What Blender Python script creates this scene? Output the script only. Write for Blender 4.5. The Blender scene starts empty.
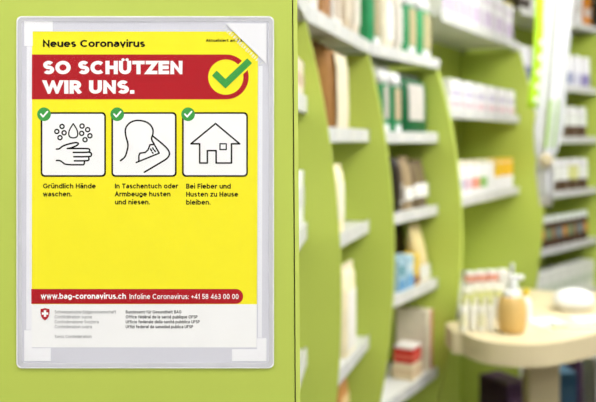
import bpy, bmesh, math, random
from mathutils import Vector, Matrix

random.seed(7)
SC = bpy.context.scene
COL = SC.collection

# ------------------------------------------------------------------ camera
FPX = 828.0            # focal length in pixels (36 mm sensor = 596 px)
CX, HY = 298.0, 140.0  # principal column, horizon row
EYE = 1.6
PANEL_Y = 0.773        # distance of the poster panel

cam_d = bpy.data.cameras.new('camera')
cam = bpy.data.objects.new('camera', cam_d)
COL.objects.link(cam)
cam.location = (0, 0, EYE)
cam.rotation_euler = (math.radians(90), 0, 0)
cam_d.sensor_width = 36.0
cam_d.lens = FPX * 36.0 / 596.0
cam_d.shift_y = -(201.0 - HY) / 596.0
cam_d.clip_start = 0.05
cam_d.dof.use_dof = True
cam_d.dof.focus_distance = PANEL_Y
cam_d.dof.aperture_fstop = 5.8
cam_d.dof.aperture_blades = 0
SC.camera = cam

# ------------------------------------------------------------------ world, exposure
w = bpy.data.worlds.new('world')
SC.world = w
w.use_nodes = True
w.node_tree.nodes['Background'].inputs[0].default_value = (1, 1, 1, 1)
w.node_tree.nodes['Background'].inputs[1].default_value = 0.3
SC.view_settings.view_transform = 'Standard'
SC.view_settings.look = 'None'
SC.view_settings.gamma = 1.0
SC.view_settings.use_curve_mapping = False
SC.view_settings.exposure = 0.24
LAMP_STRENGTH = 12.6


# ------------------------------------------------------------------ materials
MATS = {}
def lin(c):
    return tuple(((v / 255.0) / 12.92 if v <= 10 else (((v / 255.0) + 0.055) / 1.055) ** 2.4) for v in c)

def mat(name, rgb, rough=0.5, noise=0.0, nscale=30.0, spec=0.3, bump=0.0, coords='Object', trans=0.0):
    """procedural principled material; rgb given in sRGB 0-255"""
    if name in MATS:
        return MATS[name]
    m = bpy.data.materials.new(name)
    m.use_nodes = True
    nt = m.node_tree
    b = nt.nodes['Principled BSDF']
    c = lin(rgb)
    b.inputs['Base Color'].default_value = (*c, 1)
    b.inputs['Roughness'].default_value = rough
    b.inputs['Specular IOR Level'].default_value = spec
    if trans:
        b.inputs['Transmission Weight'].default_value = trans
    if noise or bump:
        tc = nt.nodes.new('ShaderNodeTexCoord')
        nz = nt.nodes.new('ShaderNodeTexNoise')
        nz.inputs['Scale'].default_value = nscale
        nz.inputs['Detail'].default_value = 4
        nt.links.new(tc.outputs[coords], nz.inputs['Vector'])
        if noise:
            rp = nt.nodes.new('ShaderNodeValToRGB')
            rp.color_ramp.elements[0].position = 0.3
            rp.color_ramp.elements[1].position = 0.7
            rp.color_ramp.elements[0].color = (*[v * (1 - noise) for v in c], 1)
            rp.color_ramp.elements[1].color = (*[min(1, v * (1 + noise)) for v in c], 1)
            nt.links.new(nz.outputs['Fac'], rp.inputs['Fac'])
            nt.links.new(rp.outputs['Color'], b.inputs['Base Color'])
        if bump:
            bp = nt.nodes.new('ShaderNodeBump')
            bp.inputs['Strength'].default_value = bump
            bp.inputs['Distance'].default_value = 0.002
            nt.links.new(nz.outputs['Fac'], bp.inputs['Height'])
            nt.links.new(bp.outputs['Normal'], b.inputs['Normal'])
    MATS[name] = m
    return m

def sheer(name, rgb, opacity, rough=0.4, gloss=0.0):
    """partly see-through plastic film"""
    if name in MATS:
        return MATS[name]
    m = bpy.data.materials.new(name)
    m.use_nodes = True
    nt = m.node_tree
    nt.nodes.remove(nt.nodes['Principled BSDF'])
    out = nt.nodes['Material Output']
    tr = nt.nodes.new('ShaderNodeBsdfTransparent')
    df = nt.nodes.new('ShaderNodeBsdfDiffuse')
    df.inputs['Color'].default_value = (*lin(rgb), 1)
    mx = nt.nodes.new('ShaderNodeMixShader')
    mx.inputs[0].default_value = opacity
    nt.links.new(tr.outputs[0], mx.inputs[1])
    nt.links.new(df.outputs[0], mx.inputs[2])
    last = mx
    if gloss:
        gl = nt.nodes.new('ShaderNodeBsdfGlossy')
        gl.inputs['Roughness'].default_value = rough
        m2 = nt.nodes.new('ShaderNodeMixShader')
        m2.inputs[0].default_value = gloss
        nt.links.new(mx.outputs[0], m2.inputs[1])
        nt.links.new(gl.outputs[0], m2.inputs[2])
        last = m2
    nt.links.new(last.outputs[0], out.inputs['Surface'])
    MATS[name] = m
    return m

def emitter(name, strength):
    m = bpy.data.materials.new(name)
    m.use_nodes = True
    nt = m.node_tree
    nt.nodes.remove(nt.nodes['Principled BSDF'])
    e = nt.nodes.new('ShaderNodeEmission')
    e.inputs['Color'].default_value = (1.0, 0.99, 0.97, 1)
    e.inputs['Strength'].default_value = strength
    nt.links.new(e.outputs[0], nt.nodes['Material Output'].inputs['Surface'])
    return m

GREEN = mat('green_laminate', (190, 206, 92), 0.45, 0.03, 3.0)
GREEN_EDGE = mat('green_edge_band', (200, 214, 104), 0.4, 0.02, 5.0)
WHITE = mat('white_lacquer', (214, 214, 208), 0.4, 0.02, 6.0)
STRIP = mat('price_rail_plastic', (200, 201, 197), 0.4, 0.02, 20.0)
TAG = mat('price_ticket_paper', (212, 212, 206), 0.6, 0.03, 60.0)
BEIGE = mat('beige_table_laminate', (214, 200, 162), 0.4, 0.04, 4.0)

# ------------------------------------------------------------------ object helpers
def link(name, bm, m, parent=None, loc=(0, 0, 0), rotz=0.0, smooth=False):
    me = bpy.data.meshes.new(name)
    bmesh.ops.recalc_face_normals(bm, faces=bm.faces)
    bm.to_mesh(me)
    bm.free()
    me.materials.append(m)
    if smooth:
        for p in me.polygons:
            p.use_smooth = True
    o = bpy.data.objects.new(name, me)
    COL.objects.link(o)
    o.location = loc
    o.rotation_euler = (0, 0, rotz)
    if parent:
        o.parent = parent
    return o

def thing(name, label, cat, loc=(0, 0, 0), rotz=0.0, group=None):
    o = bpy.data.objects.new(name, None)
    o.empty_display_size = 0.05
    COL.objects.link(o)
    o.location = loc
    o.rotation_euler = (0, 0, rotz)
    tag(o, label, cat, group)
    return o

def tag(o, label, cat, group=None):
    o['label'] = label
    o['category'] = cat
    if group:
        o['group'] = group
    return o

def struct(name, bm, m):
    o = link(name, bm, m)
    o['kind'] = 'structure'
    return o

def box(bm, x0, x1, y0, y1, z0, z1, bevel=0.0):
    vs = [bm.verts.new(p) for p in ((x0, y0, z0), (x1, y0, z0), (x1, y1, z0), (x0, y1, z0),
                                    (x0, y0, z1), (x1, y0, z1), (x1, y1, z1), (x0, y1, z1))]
    fs = [bm.faces.new([vs[i] for i in f]) for f in
          ((0, 3, 2, 1), (4, 5, 6, 7), (0, 1, 5, 4), (1, 2, 6, 5), (2, 3, 7, 6), (3, 0, 4, 7))]
    if bevel:
        es = list({e for f in fs for e in f.edges})
        bmesh.ops.bevel(bm, geom=es, offset=bevel, segments=2, affect='EDGES', profile=0.5)
    return bm

def bbox(*a, **k):
    return box(bmesh.new(), *a, **k)

def lathe(prof, n=24, bm=None, cx=0, cy=0):
    bm = bm or bmesh.new()
    rings = []
    for r, z in prof:
        rings.append([bm.verts.new((cx + r * math.cos(2 * math.pi * i / n), cy + r * math.sin(2 * math.pi * i / n), z)) for i in range(n)])
    for a, b in zip(rings, rings[1:]):
        for i in range(n):
            bm.faces.new((a[i], a[(i + 1) % n], b[(i + 1) % n], b[i]))
    bm.faces.new(rings[0][::-1])
    bm.faces.new(rings[-1])
    return bm

def prism(pts, z0, z1, bm=None):
    """vertical prism over a plan outline [(x,y)]"""
    bm = bm or bmesh.new()
    a = [bm.verts.new((x, y, z0)) for x, y in pts]
    b = [bm.verts.new((x, y, z1)) for x, y in pts]
    n = len(pts)
    for i in range(n):
        bm.faces.new((a[i], a[(i + 1) % n], b[(i + 1) % n], b[i]))
    bm.faces.new(a[::-1])
    bm.faces.new(b)
    return bm

# ------------------------------------------------------------------ room shell
X0, X1, Y0, Y1, HC = -3.2, 5.2, -4.0, 8.2, 2.95
floor_m = mat('floor_vinyl', (96, 90, 82), 0.35, 0.08, 2.0)
wall_m = mat('wall_paint', (150, 150, 140), 0.8, 0.02, 3.0, bump=0.05)
ceil_m = mat('ceiling_paint', (244, 244, 242), 0.9, 0.02, 3.0)
struct('floor', bbox(X0, X1, Y0, Y1, -0.1, 0.0), floor_m)
struct('ceiling', bbox(X0, X1, Y0, Y1, HC, HC + 0.1), ceil_m)
struct('wall_left', bbox(X0 - 0.1, X0, Y0, Y1, 0, HC), wall_m)
struct('wall_right', bbox(X1, X1 + 0.1, Y0, Y1, 0, HC), wall_m)
struct('wall_back', bbox(X0, X1, Y1, Y1 + 0.1, 0, HC), wall_m)
struct('wall_front', bbox(X0, X1, Y0 - 0.1, Y0, 0, HC), wall_m)

LAMP = emitter('lamp_diffuser', LAMP_STRENGTH)
LAMP_RIM = mat('lamp_rim', (230, 230, 230), 0.4, 0.01, 5)
lamp_spots = [(-0.9, -1.9), (0.9, -1.9), (2.7, -1.9), (-0.8, -0.1), (0.9, -0.2), (2.7, -0.2),
              (0.9, 1.3), (2.1, 1.5), (1.6, 2.25), (1.5, 3.4), (2.8, 3.3), (2.6, 4.5)]  # all out of view; aisle panels placed and added to brighten the back shelves
ORD = ['first', 'second', 'third', 'fourth', 'fifth', 'sixth', 'seventh', 'eighth', 'ninth', 'tenth', 'eleventh', 'twelfth', 'thirteenth', 'fourteenth']
for i, (lx, ly) in enumerate(lamp_spots):
    t = thing('ceiling_light', 'unseen square white ceiling light panel, %s counted from the shop front' % ORD[i], 'ceiling light', (lx, ly, HC - 0.05), 0, 'ceiling light panels')
    r = bmesh.new()
    for a in ((-.42, .42, -.42, -.40), (-.42, .42, .40, .42), (-.42, -.40, -.40, .40), (.40, .42, -.40, .40)):
        box(r, *a, 0, 0.05)
    link('frame', r, LAMP_RIM, t)
    link('diffuser', bbox(-.40, .40, -.40, .40, 0.012, 0.02), LAMP, t)

# ------------------------------------------------------------------ end panel with the poster
S = PANEL_Y / FPX
def PX(x): return (x - CX) * S
def PZ(y): return EYE - (y - HY) * S

def slab(bm, xl, xrt, xrb, y0, y1):
    """vertical board; right edge leans from pixel xrt (row 0) to xrb (row 400)"""
    def edge(x0, x1, z):
        row = HY - (z - EYE) / S
        return PX(x0 + (x1 - x0) * row / 400.0)
    zt, zb = 2.25, 0.0
    xs = lambda e, z: edge(e[0], e[1], z) if isinstance(e, tuple) else e
    pts = [(xs(xl, zb), zb), (xs(xrt, zb), zb), (xs(xrt, zt), zt), (xs(xl, zt), zt)]
    a = [bm.verts.new((x, y0, z)) for x, z in pts]
    b = [bm.verts.new((x, y1, z)) for x, z in pts]
    for i in range(4):
        bm.faces.new((a[i], a[(i + 1) % 4], b[(i + 1) % 4], b[i]))
    bm.faces.new(a[::-1]); bm.faces.new(b)
    return bm

ep = thing('end_panel', 'tall flat lime green end panel carrying the poster, nearest to the viewer', 'panel', (0, 0, 0))
bm = slab(bmesh.new(), -0.62, (292.0, 294.7), None, PANEL_Y, PANEL_Y + 0.019)
bmesh.ops.bevel(bm, geom=bm.edges[:], offset=0.0007, segments=1, affect='EDGES')
link('front_board', bm, GREEN, ep)
bm = slab(bmesh.new(), (293.2, 295.9), (297.2, 300.2), None, PANEL_Y + 0.0005, PANEL_Y + 0.019)
link('edge_strip', bm, GREEN_EDGE, ep)
bm = slab(bmesh.new(), -0.62, (296.2, 299.2), None, PANEL_Y + 0.0192, PANEL_Y + 0.03)
link('rear_board', bm, mat('gap_shade_board', (70, 74, 40), 0.8, 0.1, 20), ep)  # painted dark to stand in for shade inside the edge gap

# ------------------------------------------------------------------ flat print helpers (panel plane, pixel units of the poster)
LAYER = 0.00009
def face_px(bm, pts, y, flip=False):
    vs = [bm.verts.new((PX(x), y, PZ(v))) for x, v in pts]
    return bm.faces.new(vs)

def rrect(x0, y0, x1, y1, r, corners=(1, 1, 1, 1), n=8):
    pts = []
    cs = [(x0 + r, y0 + r, 180, corners[0], x0, y0), (x1 - r, y0 + r, 270, corners[1], x1, y0),
          (x1 - r, y1 - r, 0, corners[2], x1, y1), (x0 + r, y1 - r, 90, corners[3], x0, y1)]
    for cx, cy, a0, on, qx, qy in cs:
        if not on:
            pts.append((qx, qy)); continue
        for i in range(n + 1):
            a = math.radians(a0 + 90.0 * i / n)
            pts.append((cx + r * math.cos(a), cy + r * math.sin(a)))
    return pts

def disc(cx, cy, r, n=40):
    return [(cx + r * math.cos(2 * math.pi * i / n), cy + r * math.sin(2 * math.pi * i / n)) for i in range(n)]

def stroke(bm, pts, wd, y, closed=False, cap=True):
    """poly-line ribbon with round joints, in pixels; each joint disc a hair nearer to avoid coplanar overlap"""
    n = len(pts)
    for i in range(n if closed else n - 1):
        a = Vector(pts[i]); b = Vector(pts[(i + 1) % n])
        d = b - a
        if d.length < 1e-6: continue
        d.normalize()
        p = Vector((-d.y, d.x)) * wd / 2
        face_px(bm, [a + p, b + p, b - p, a - p], y)
    rng = range(n) if (closed or cap) else range(1, n - 1)
    for i in rng:
        face_px(bm, disc(pts[i][0], pts[i][1], wd / 2, 10), y - 0.000004)

def ring(bm, outer, inner, y):
    a = [bm.verts.new((PX(x), y, PZ(v))) for x, v in outer]
    b = [bm.verts.new((PX(x), y, PZ(v))) for x, v in inner]
    n = len(a)
    for i in range(n):
        bm.faces.new((a[i], a[(i + 1) % n], b[(i + 1) % n], b[i]))

def smooth_line(pts, it=2, closed=False):
    for _ in range(it):
        out = []
        n = len(pts)
        if not closed: out.append(pts[0])
        for i in range(n if closed else n - 1):
            a, b = pts[i], pts[(i + 1) % n]
            out.append((a[0] * .75 + b[0] * .25, a[1] * .75 + b[1] * .25))
            out.append((a[0] * .25 + b[0] * .75, a[1] * .25 + b[1] * .75))
        if not closed: out.append(pts[-1])
        pts = out
    return pts

def AR(cx, cy, rx, ry, a0, a1):
    n = max(3, int(abs(a1 - a0) / 18))
    return [(cx + rx * math.cos(math.radians(a0 + (a1 - a0) * i / n)), cy + ry * math.sin(math.radians(a0 + (a1 - a0) * i / n))) for i in range(n + 1)]

# stroke lettering: skeleton lines per character (cap height 0.7, x-height 0.5)
_o = lambda c=.24: AR(c, .25, .24, .25, 0, 360)
GL = {
 'a': (.39, [AR(.2, .32, .19, .18, 150, 0) + [(.39, 0)], [(.39, .28), (.19, .28)] + AR(.17, .14, .17, .14, 90, 270) + [(.24, 0), (.39, .12)]]),
 'b': (.47, [[(0, 0), (0, .72)], _o(.23)]), 'c': (.42, [AR(.24, .25, .24, .25, 42, 318)]), 'd': (.47, [[(.47, 0), (.47, .72)], _o()]),
 'e': (.48, [[(.01, .26)] + [(.48, .26)] + AR(.24, .25, .24, .25, 2, 318)]), 'f': (.26, [[(.1, 0), (.1, .56)] + AR(.24, .56, .14, .15, 180, 80), [(0, .48), (.24, .48)]]),
 'g': (.47, [_o(), [(.47, .5), (.47, -.01)] + AR(.24, -.01, .23, .17, 0, -150)]), 'h': (.42, [[(0, 0), (0, .72)], AR(.21, .28, .21, .22, 180, 0) + [(.42, 0)]]),
 'i': (0, [[(0, 0), (0, .5)], ['dot', 0, .77]]), 'k': (.38, [[(0, 0), (0, .72)], [(.36, .5), (.03, .21)], [(.13, .3), (.39, 0)]]), 'l': (0, [[(0, 0), (0, .72)]]),
 'm': (.68, [[(0, 0), (0, .5)], AR(.17, .31, .17, .19, 180, 0) + [(.34, 0)], AR(.51, .31, .17, .19, 180, 0) + [(.68, 0)]]),
 'n': (.42, [[(0, 0), (0, .5)], AR(.21, .28, .21, .22, 180, 0) + [(.42, 0)]]), 'o': (.48, [_o()]), 'p': (.47, [[(0, .5), (0, -.19)], _o(.23)]),
 'r': (.22, [[(0, 0), (0, .5)], AR(.2, .28, .2, .22, 180, 75)]), 's': (.35, [AR(.18, .375, .16, .125, 40, 270) + AR(.18, .125, .17, .125, 90, -140)]),
 't': (.28, [[(.1, .65), (.1, .15)] + AR(.23, .15, .13, .15, 180, 285), [(0, .48), (.26, .48)]]), 'u': (.42, [[(0, .5), (0, .22)] + AR(.21, .22, .21, .22, 180, 360), [(.42, .5), (.42, 0)]]),
 'v': (.42, [[(0, .5), (.21, 0), (.42, .5)]]), 'w': (.66, [[(0, .5), (.165, 0), (.33, .5), (.495, 0), (.66, .5)]]), 'z': (.36, [[(0, .5), (.36, .5), (0, 0), (.36, 0)]]),
 'q': (.47, [[(.47, .5), (.47, -.19)], _o()]),
 'A': (.58, [[(0, 0), (.29, .7), (.58, 0)], [(.1, .22), (.48, .22)]]), 'B': (.43, [[(0, 0), (0, .7), (.22, .7)] + AR(.22, .535, .17, .165, 90, -90) + [(.05, .37)], [(.22, .37)] + AR(.23, .185, .2, .185, 90, -90) + [(0, 0)]]),
 'C': (.6, [AR(.34, .35, .34, .35, 46, 314)]), 'E': (.4, [[(.4, .7), (0, .7), (0, 0), (.4, 0)], [(0, .36), (.37, .36)]]), 'F': (.38, [[(.38, .7), (0, .7), (0, 0)], [(0, .34), (.34, .34)]]),
 'G': (.65, [AR(.34, .35, .34, .35, 46, 330) + [(.65, .33), (.38, .33)]]), 'H': (.5, [[(0, 0), (0, .7)], [(.5, 0), (.5, .7)], [(0, .36), (.5, .36)]]), 'I': (0, [[(0, 0), (0, .7)]]),
 'N': (.5, [[(0, 0), (0, .7), (.5, 0), (.5, .7)]]), 'O': (.68, [AR(.34, .35, .34, .35, 0, 360)]), 'P': (.42, [[(0, 0), (0, .7), (.22, .7)] + AR(.22, .5, .2, .2, 90, -90) + [(0, .3)]]),
 'R': (.44, [[(0, 0), (0, .7), (.22, .7)] + AR(.22, .51, .2, .19, 90, -90) + [(0, .32)], [(.2, .32), (.42, 0)]]), 'S': (.44, [AR(.22, .53, .2, .17, 28, 270) + AR(.22, .18, .22, .18, 90, -150)]),
 'T': (.5, [[(0, .7), (.5, .7)], [(.25, .7), (.25, 0)]]), 'U': (.5, [[(0, .7), (0, .25)] + AR(.25, .25, .25, .25, 180, 360) + [(.5, .7)]]), 'W': (.92, [[(0, .7), (.23, 0), (.46, .7), (.69, 0), (.92, .7)]]),
 'Z': (.46, [[(0, .7), (.46, .7), (0, 0), (.46, 0)]]),
 '0': (.42, [AR(.21, .35, .21, .35, 0, 360)]), '1': (.15, [[(0, .55), (.15, .7), (.15, 0)]]), '2': (.4, [AR(.19, .5, .19, .2, 170, -35) + [(0, 0), (.4, 0)]]),
 '3': (.38, [AR(.18, .53, .16, .17, 150, -90) + AR(.18, .18, .2, .18, 90, -150)]), '4': (.46, [[(.35, 0), (.35, .7), (0, .17), (.46, .17)]]),
 '5': (.4, [[(.36, .7), (.06, .7), (.03, .37)] + AR(.19, .22, .2, .22, 125, -145)]), '6': (.42, [AR(.21, .21, .21, .21, 0, 360), [(.02, .28), (.1, .46), (.26, .7)]]),
 '8': (.4, [AR(.2, .535, .17, .165, 0, 360), AR(.2, .185, .2, .185, 0, 360)]),
 '.': (0, [['dot', 0, .0]]), ':': (0, [['dot', 0, .0], ['dot', 0, .42]]), '-': (.22, [[(0, .26), (.22, .26)]]), '+': (.36, [[(0, .3), (.36, .3)], [(.18, .12), (.18, .48)]]),
}
for base_, acc in (('ü', 'u'), ('ä', 'a'), ('Ü', 'U')):
    wd_, st_ = GL[acc]
    yy_ = .9 if base_ == 'Ü' else .77
    GL[base_] = (wd_, st_ + [['dot', wd_ / 2 - .12, yy_], ['dot', wd_ / 2 + .12, yy_]])
GL['é'] = (GL['e'][0], GL['e'][1] + [[(.2, .6), (.32, .74)]])
GL['à'] = (GL['a'][0], GL['a'][1] + [[(.26, .6), (.14, .74)]])

def ribbon(pts, wd, ext):
    """mitred ribbon quads along a poly-line; ends pushed out by ext"""
    P = [Vector(pts[0])]
    for q in pts[1:]:
        if (Vector(q) - P[-1]).length > 2e-3: P.append(Vector(q))
    closed = len(P) > 3 and (P[0] - P[-1]).length < 2e-3
    if closed: P = P[:-1]
    n = len(P)
    if not closed:
        P[0] = P[0] - (P[1] - P[0]).normalized() * ext
        P[-1] = P[-1] + (P[-1] - P[-2]).normalized() * ext
    L = []; Rr = []
    for i in range(n):
        a = P[i - 1] if (i or closed) else None
        b = P[(i + 1) % n] if (i < n - 1 or closed) else None
        d1 = (P[i] - a).normalized() if a is not None else (b - P[i]).normalized()
        d2 = (b - P[i]).normalized() if b is not None else d1
        n1 = Vector((-d1.y, d1.x)); n2 = Vector((-d2.y, d2.x))
        m = n1 + n2
        if m.length < 1e-4: m = n1.copy()
        m.normalize()
        k = wd / 2 / max(m.dot(n1), .38)
        L.append(P[i] + m * k); Rr.append(P[i] - m * k)
    q = []
    for i in range(n if closed else n - 1):
        j2 = (i + 1) % n
        q.append([L[i], L[j2], Rr[j2], Rr[i]])
    return q

def text(name, s, x0, x1, base, cap, y, m, parent, weight=.1, gap=.1, headline=False):
    """one line of print: left/right pixel, baseline pixel, cap height in pixels"""
    quads = []
    cur = 0.0
    hw = weight / 2
    for ch in s:
        if ch == ' ':
            cur += .30 + weight * .3
            continue
        gw, st = GL[ch]
        nq = 0
        for sk in st:
            if sk[0] == 'dot':
                r = weight * (.54 if not headline else .42)
                cx, cy = sk[1] + cur + hw, sk[2] + hw
                if headline and sk[2] == .0:
                    q = [(cx - hw, cy - hw), (cx + hw, cy - hw), (cx + hw, cy + hw), (cx - hw, cy + hw)]
                else:
                    if sk[2] == .0: cy = r
                    q = [(cx + r * math.cos(a * math.pi / 5), cy + r * math.sin(a * math.pi / 5)) for a in range(10)]
                quads.append((q, False, 0)); nq += 1
                continue
            pts = [(px_ + cur + hw, py_ + hw) for px_, py_ in sk]
            diag = headline and ch in 'WN'
            for q in ribbon(pts, weight, (weight if diag else hw) if headline and ch not in 'SC' else (hw * .9 if ch not in 'SCcseag236G' else 0)):
                quads.append((q, headline, nq % 24)); nq += 1
        cur += gw + weight + gap
    total = cur - gap
    top = .7 + weight
    bm = bmesh.new()
    kx = (x1 - x0) / total; ky = cap / top
    for q, clip, lv in quads:
        if clip:      # trim to the cap box
            for sgn, lim in ((1, 0.0), (-1, top)):
                out = []
                for i in range(len(q)):
                    a, b = q[i], q[(i + 1) % len(q)]
                    ia = sgn * (a[1] - lim) >= -1e-9; ib = sgn * (b[1] - lim) >= -1e-9
                    if ia: out.append(a)
                    if ia != ib:
                        t_ = (lim - a[1]) / (b[1] - a[1])
                        out.append((a[0] + (b[0] - a[0]) * t_, lim))
                q = out
                if len(q) < 3: break
            if len(q) < 3: continue
        try:
            face_px(bm, [(x0 + v[0] * kx, base - v[1] * ky) for v in q], y - 0.000003 * lv)
        except ValueError:
            pass
    return link(name, bm, m, parent)

INK_Y = mat('print_yellow', (250, 238, 44), 0.6, 0.01, 40, .08)
INK_R = mat('print_red', (180, 28, 38), 0.55, 0.02, 40, .08)
INK_W = mat('print_white', (250, 250, 250), 0.55, 0.01, 40, .08)
INK_K = mat('print_black', (8, 8, 8), 0.7, 0.05, 40, .04)
INK_G = mat('print_green', (66, 160, 74), 0.55, 0.02, 40, .08)
INK_GREY = mat('print_grey', (112, 112, 116), 0.6, 0.02, 40, .08)
INK_DK = mat('print_dark_grey', (36, 36, 40), 0.6, 0.02, 40, .08)
PAPER = mat('poster_paper', (248, 248, 248), 0.6, 0.01, 60)

# plastic sleeve taped to the panel --------------------------------------
SL0 = PANEL_Y - 0.0004
sleeve = thing('poster_sleeve', 'clear plastic pocket with frosted rim holding the yellow poster', 'plastic sleeve', (0, 0, 0))
def extr(pts, y, th, name, m, parent):
    bm = bmesh.new()
    f = face_px(bm, pts, y)
    r = bmesh.ops.extrude_face_region(bm, geom=[f])
    for v in [g for g in r['geom'] if isinstance(g, bmesh.types.BMVert)]:
        v.co.y -= th
    return link(name, bm, m, parent)
extr(rrect(17.2, 16.6, 273.6, 367.6, 5), SL0, 0.0003, 'backing_sheet', sheer('sleeve_backing', (226, 226, 236), 0.88), sleeve)
TAPE = mat('white_tape', (246, 246, 250), 0.5, 0.01, 30)
YT = SL0 - 0.0004
for pts in ([(24.5, 20.5), (53, 20.5), (53, 31.5), (33, 31.5), (33, 46), (24.5, 46)],
            [(24.5, 330), (32, 330), (32, 348), (51, 348), (51, 361), (24.5, 361)],
            [(232, 349), (257, 349), (257, 338), (266.5, 338), (266.5, 361), (232, 361)]):
    extr(pts, YT, 0.0002, 'tape_strip', TAPE, sleeve)
for pts in ([(27.0, 46.5), (32.4, 46.5), (32.0, 329.5), (26.5, 329.5)], [(258.6, 66), (262.6, 66), (262.0, 337.5), (258.0, 337.5)]):
    extr(pts, YT, 0.0001, 'inner_margin', mat('sleeve_margin', (240, 240, 246), 0.5, 0.01, 30), sleeve)

# poster -------------------------------------------------------------------
Y_P = PANEL_Y - 0.0008
poster = thing('poster', 'yellow and red printed health notice with three pictogram tiles', 'poster', (0, 0, 0))
extr([(32.4, 31.6), (258.2, 31.6), (256.6, 347.2), (31.4, 347.2)], Y_P + 0.0002, 0.0002, 'paper_sheet', PAPER, poster)
def flat(name, faces, lvl, m, parent=poster):
    bm = bmesh.new()
    for f in faces:
        face_px(bm, f, Y_P - LAYER * lvl)
    return link(name, bm, m, parent)
flat('yellow_field', [[(32.4, 31.6), (258.2, 31.6), (257.0, 304), (31.6, 304)]], 1, INK_Y)
R_ = 22.4
band = [(32.3, 54.6)] + [(226.3 + R_ * math.sin(math.radians(a)), 77.0 - R_ * math.cos(math.radians(a))) for a in range(0, 181, 6)] + [(32.2, 99.4)]
hb = flat('headline_band', [band], 2, INK_R)
flat('yellow_roundel', [disc(225.9, 77.2, 17.6)], 3, INK_Y)
def strokes(name, lines, wd, lvl, m, parent=poster, closed=False, cap=True):
    bm = bmesh.new()
    for l in lines:
        stroke(bm, l, wd, Y_P - LAYER * lvl, closed, cap)
    return link(name, bm, m, parent)
ck = [(214.9, 73.6), (225.6, 83.8), (249.3, 61.3)]
def mitre_check(pts, wd):
    a, b, c = [Vector(p) for p in pts]
    d1 = (b - a).normalized(); d2 = (c - b).normalized()
    n1 = Vector((-d1.y, d1.x)); n2 = Vector((-d2.y, d2.x))
    h = wd / 2
    m = (n1 + n2).normalized(); k = h / m.dot(n1)
    return [a + n1 * h, b + m * k, c + n2 * h, c - n2 * h, b - m * k, a - n1 * h]
strokes('check_halo', [[(237, 73), (250.5, 60.2)]], 10.5, 4, INK_Y, cap=False)
cm = mitre_check(ck, 5.6)
flat('check_mark', [cm[0:2] + cm[4:6], cm[1:5]], 5, INK_G)
strokes('check_mark_outline', [cm], 1.3, 5.3, INK_G, closed=True)

YL = lambda l: Y_P - LAYER * l
text('top_line', 'Neues Coronavirus', 43.2, 145.3, 47.2, 7.2, YL(2), INK_K, poster, .195, .05)
text('date_line', 'Aktualisiert am 2.3.2020', 206.0, 252.5, 42.0, 2.9, YL(2), INK_K, poster, .2, .08)
text('headline', 'SO SCHÜTZEN', 43.2, 182.8, 74.3, 13.4, YL(3), INK_W, hb, .25, .06, True)
text('headline', 'WIR UNS.', 43.2, 134.6, 93.8, 13.4, YL(3), INK_W, hb, .25, .06, True)

def tile(x0, x1, cxk):
    o = flat('pictogram_tile', [rrect(x0, 112.2, x1, 176.8, 4)], 2, INK_K)
    flat('tile_face', [rrect(x0 + 1.7, 113.9, x1 - 1.7, 175.1, 2.8)], 3, INK_W, o)
    flat('check_disc', [disc(cxk, 114.3, 6.8)], 4, INK_G, o)
    strokes('disc_tick', [[(cxk - 3.2, 114.2), (cxk - 0.9, 116.7), (cxk + 3.4, 111.7)]], 1.7, 5, INK_W, o)
    return o
t1 = tile(41.0, 106.2, 44.4)
t2 = tile(111.6, 176.8, 117.5)
t3 = tile(182.2, 248.0, 188.3)
def C(pts, ox, oy, k): return [(ox + x / k, oy + y / k) for x, y in pts]
h = lambda p: C(p, 40, 105, 5.357)
hand = [h(smooth_line([(90, 236), (105, 236), (125, 217), (190, 200), (209, 204), (204, 215), (172, 229), (150, 233)], 2)),
        h(smooth_line([(148, 233), (255, 233), (268, 236), (268, 250), (255, 254), (180, 254)], 2)),
        h(smooth_line([(264, 253), (277, 256), (277, 274), (262, 277), (183, 277)], 2)),
        h(smooth_line([(262, 278), (265, 296), (250, 299), (186, 299)], 2)),
        h(smooth_line([(240, 300), (238, 320), (225, 320), (138, 320), (122, 306), (108, 297), (90, 297)], 2))]
strokes('washing_hand', hand, 1.55, 4, INK_K, t1)
drop = smooth_line([(180, 100), (180, 100), (156, 138), (156, 170), (180, 178), (204, 170), (204, 138)], 2, True)
strokes('water_drop', [h(drop)], 1.3, 4, INK_K, t1, closed=True)
for bx, by in ((120, 115), (92, 142), (131, 149), (109, 175), (227, 113), (257, 132), (225, 152), (269, 165), (243, 186)):
    bm = bmesh.new()
    q = h([(bx, by)])[0]
    ring(bm, disc(q[0], q[1], 2.75, 20), disc(q[0], q[1], 1.35, 20), YL(4))
    link('bubble', bm, INK_K, t1)
p = lambda q: C(q, 110, 105, 5.36)
strokes('sneezing_figure', [
    p(smooth_line([(58, 298), (82, 280), (92, 250), (100, 212), (85, 165), (82, 125), (108, 92), (150, 80), (205, 92), (232, 125), (232, 158), (221, 182), (238, 210)], 2)),
    p([(228, 165)] + smooth_line([(228, 165), (290, 214), (322, 250), (316, 282), (260, 316), (185, 360)], 2))], 1.6, 4, INK_K, t2)
strokes('handkerchief', [p([(142, 308), (265, 258), (238, 211), (216, 213), (205, 240), (190, 254), (162, 258), (156, 272), (156, 302)]),
                         p([(219, 236), (224, 246)]), p([(228, 254), (232, 258)]), p([(230, 230), (234, 238)]), p([(240, 243), (244, 250)])], 1.5, 4, INK_K, t2)
hh = lambda q: C(q, 150, 100, 3.653)
strokes('house_outline', [hh([(150, 160), (240, 86), (328, 160), (298, 160), (298, 230), (242, 230), (242, 185), (210, 185), (210, 230), (182, 230), (182, 160)])], 1.6, 4, INK_K, t3, closed=True)
strokes('house_window', [hh([(256, 160), (279, 160), (279, 181), (256, 181)])], 1.3, 4, INK_K, t3, closed=True)
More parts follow.
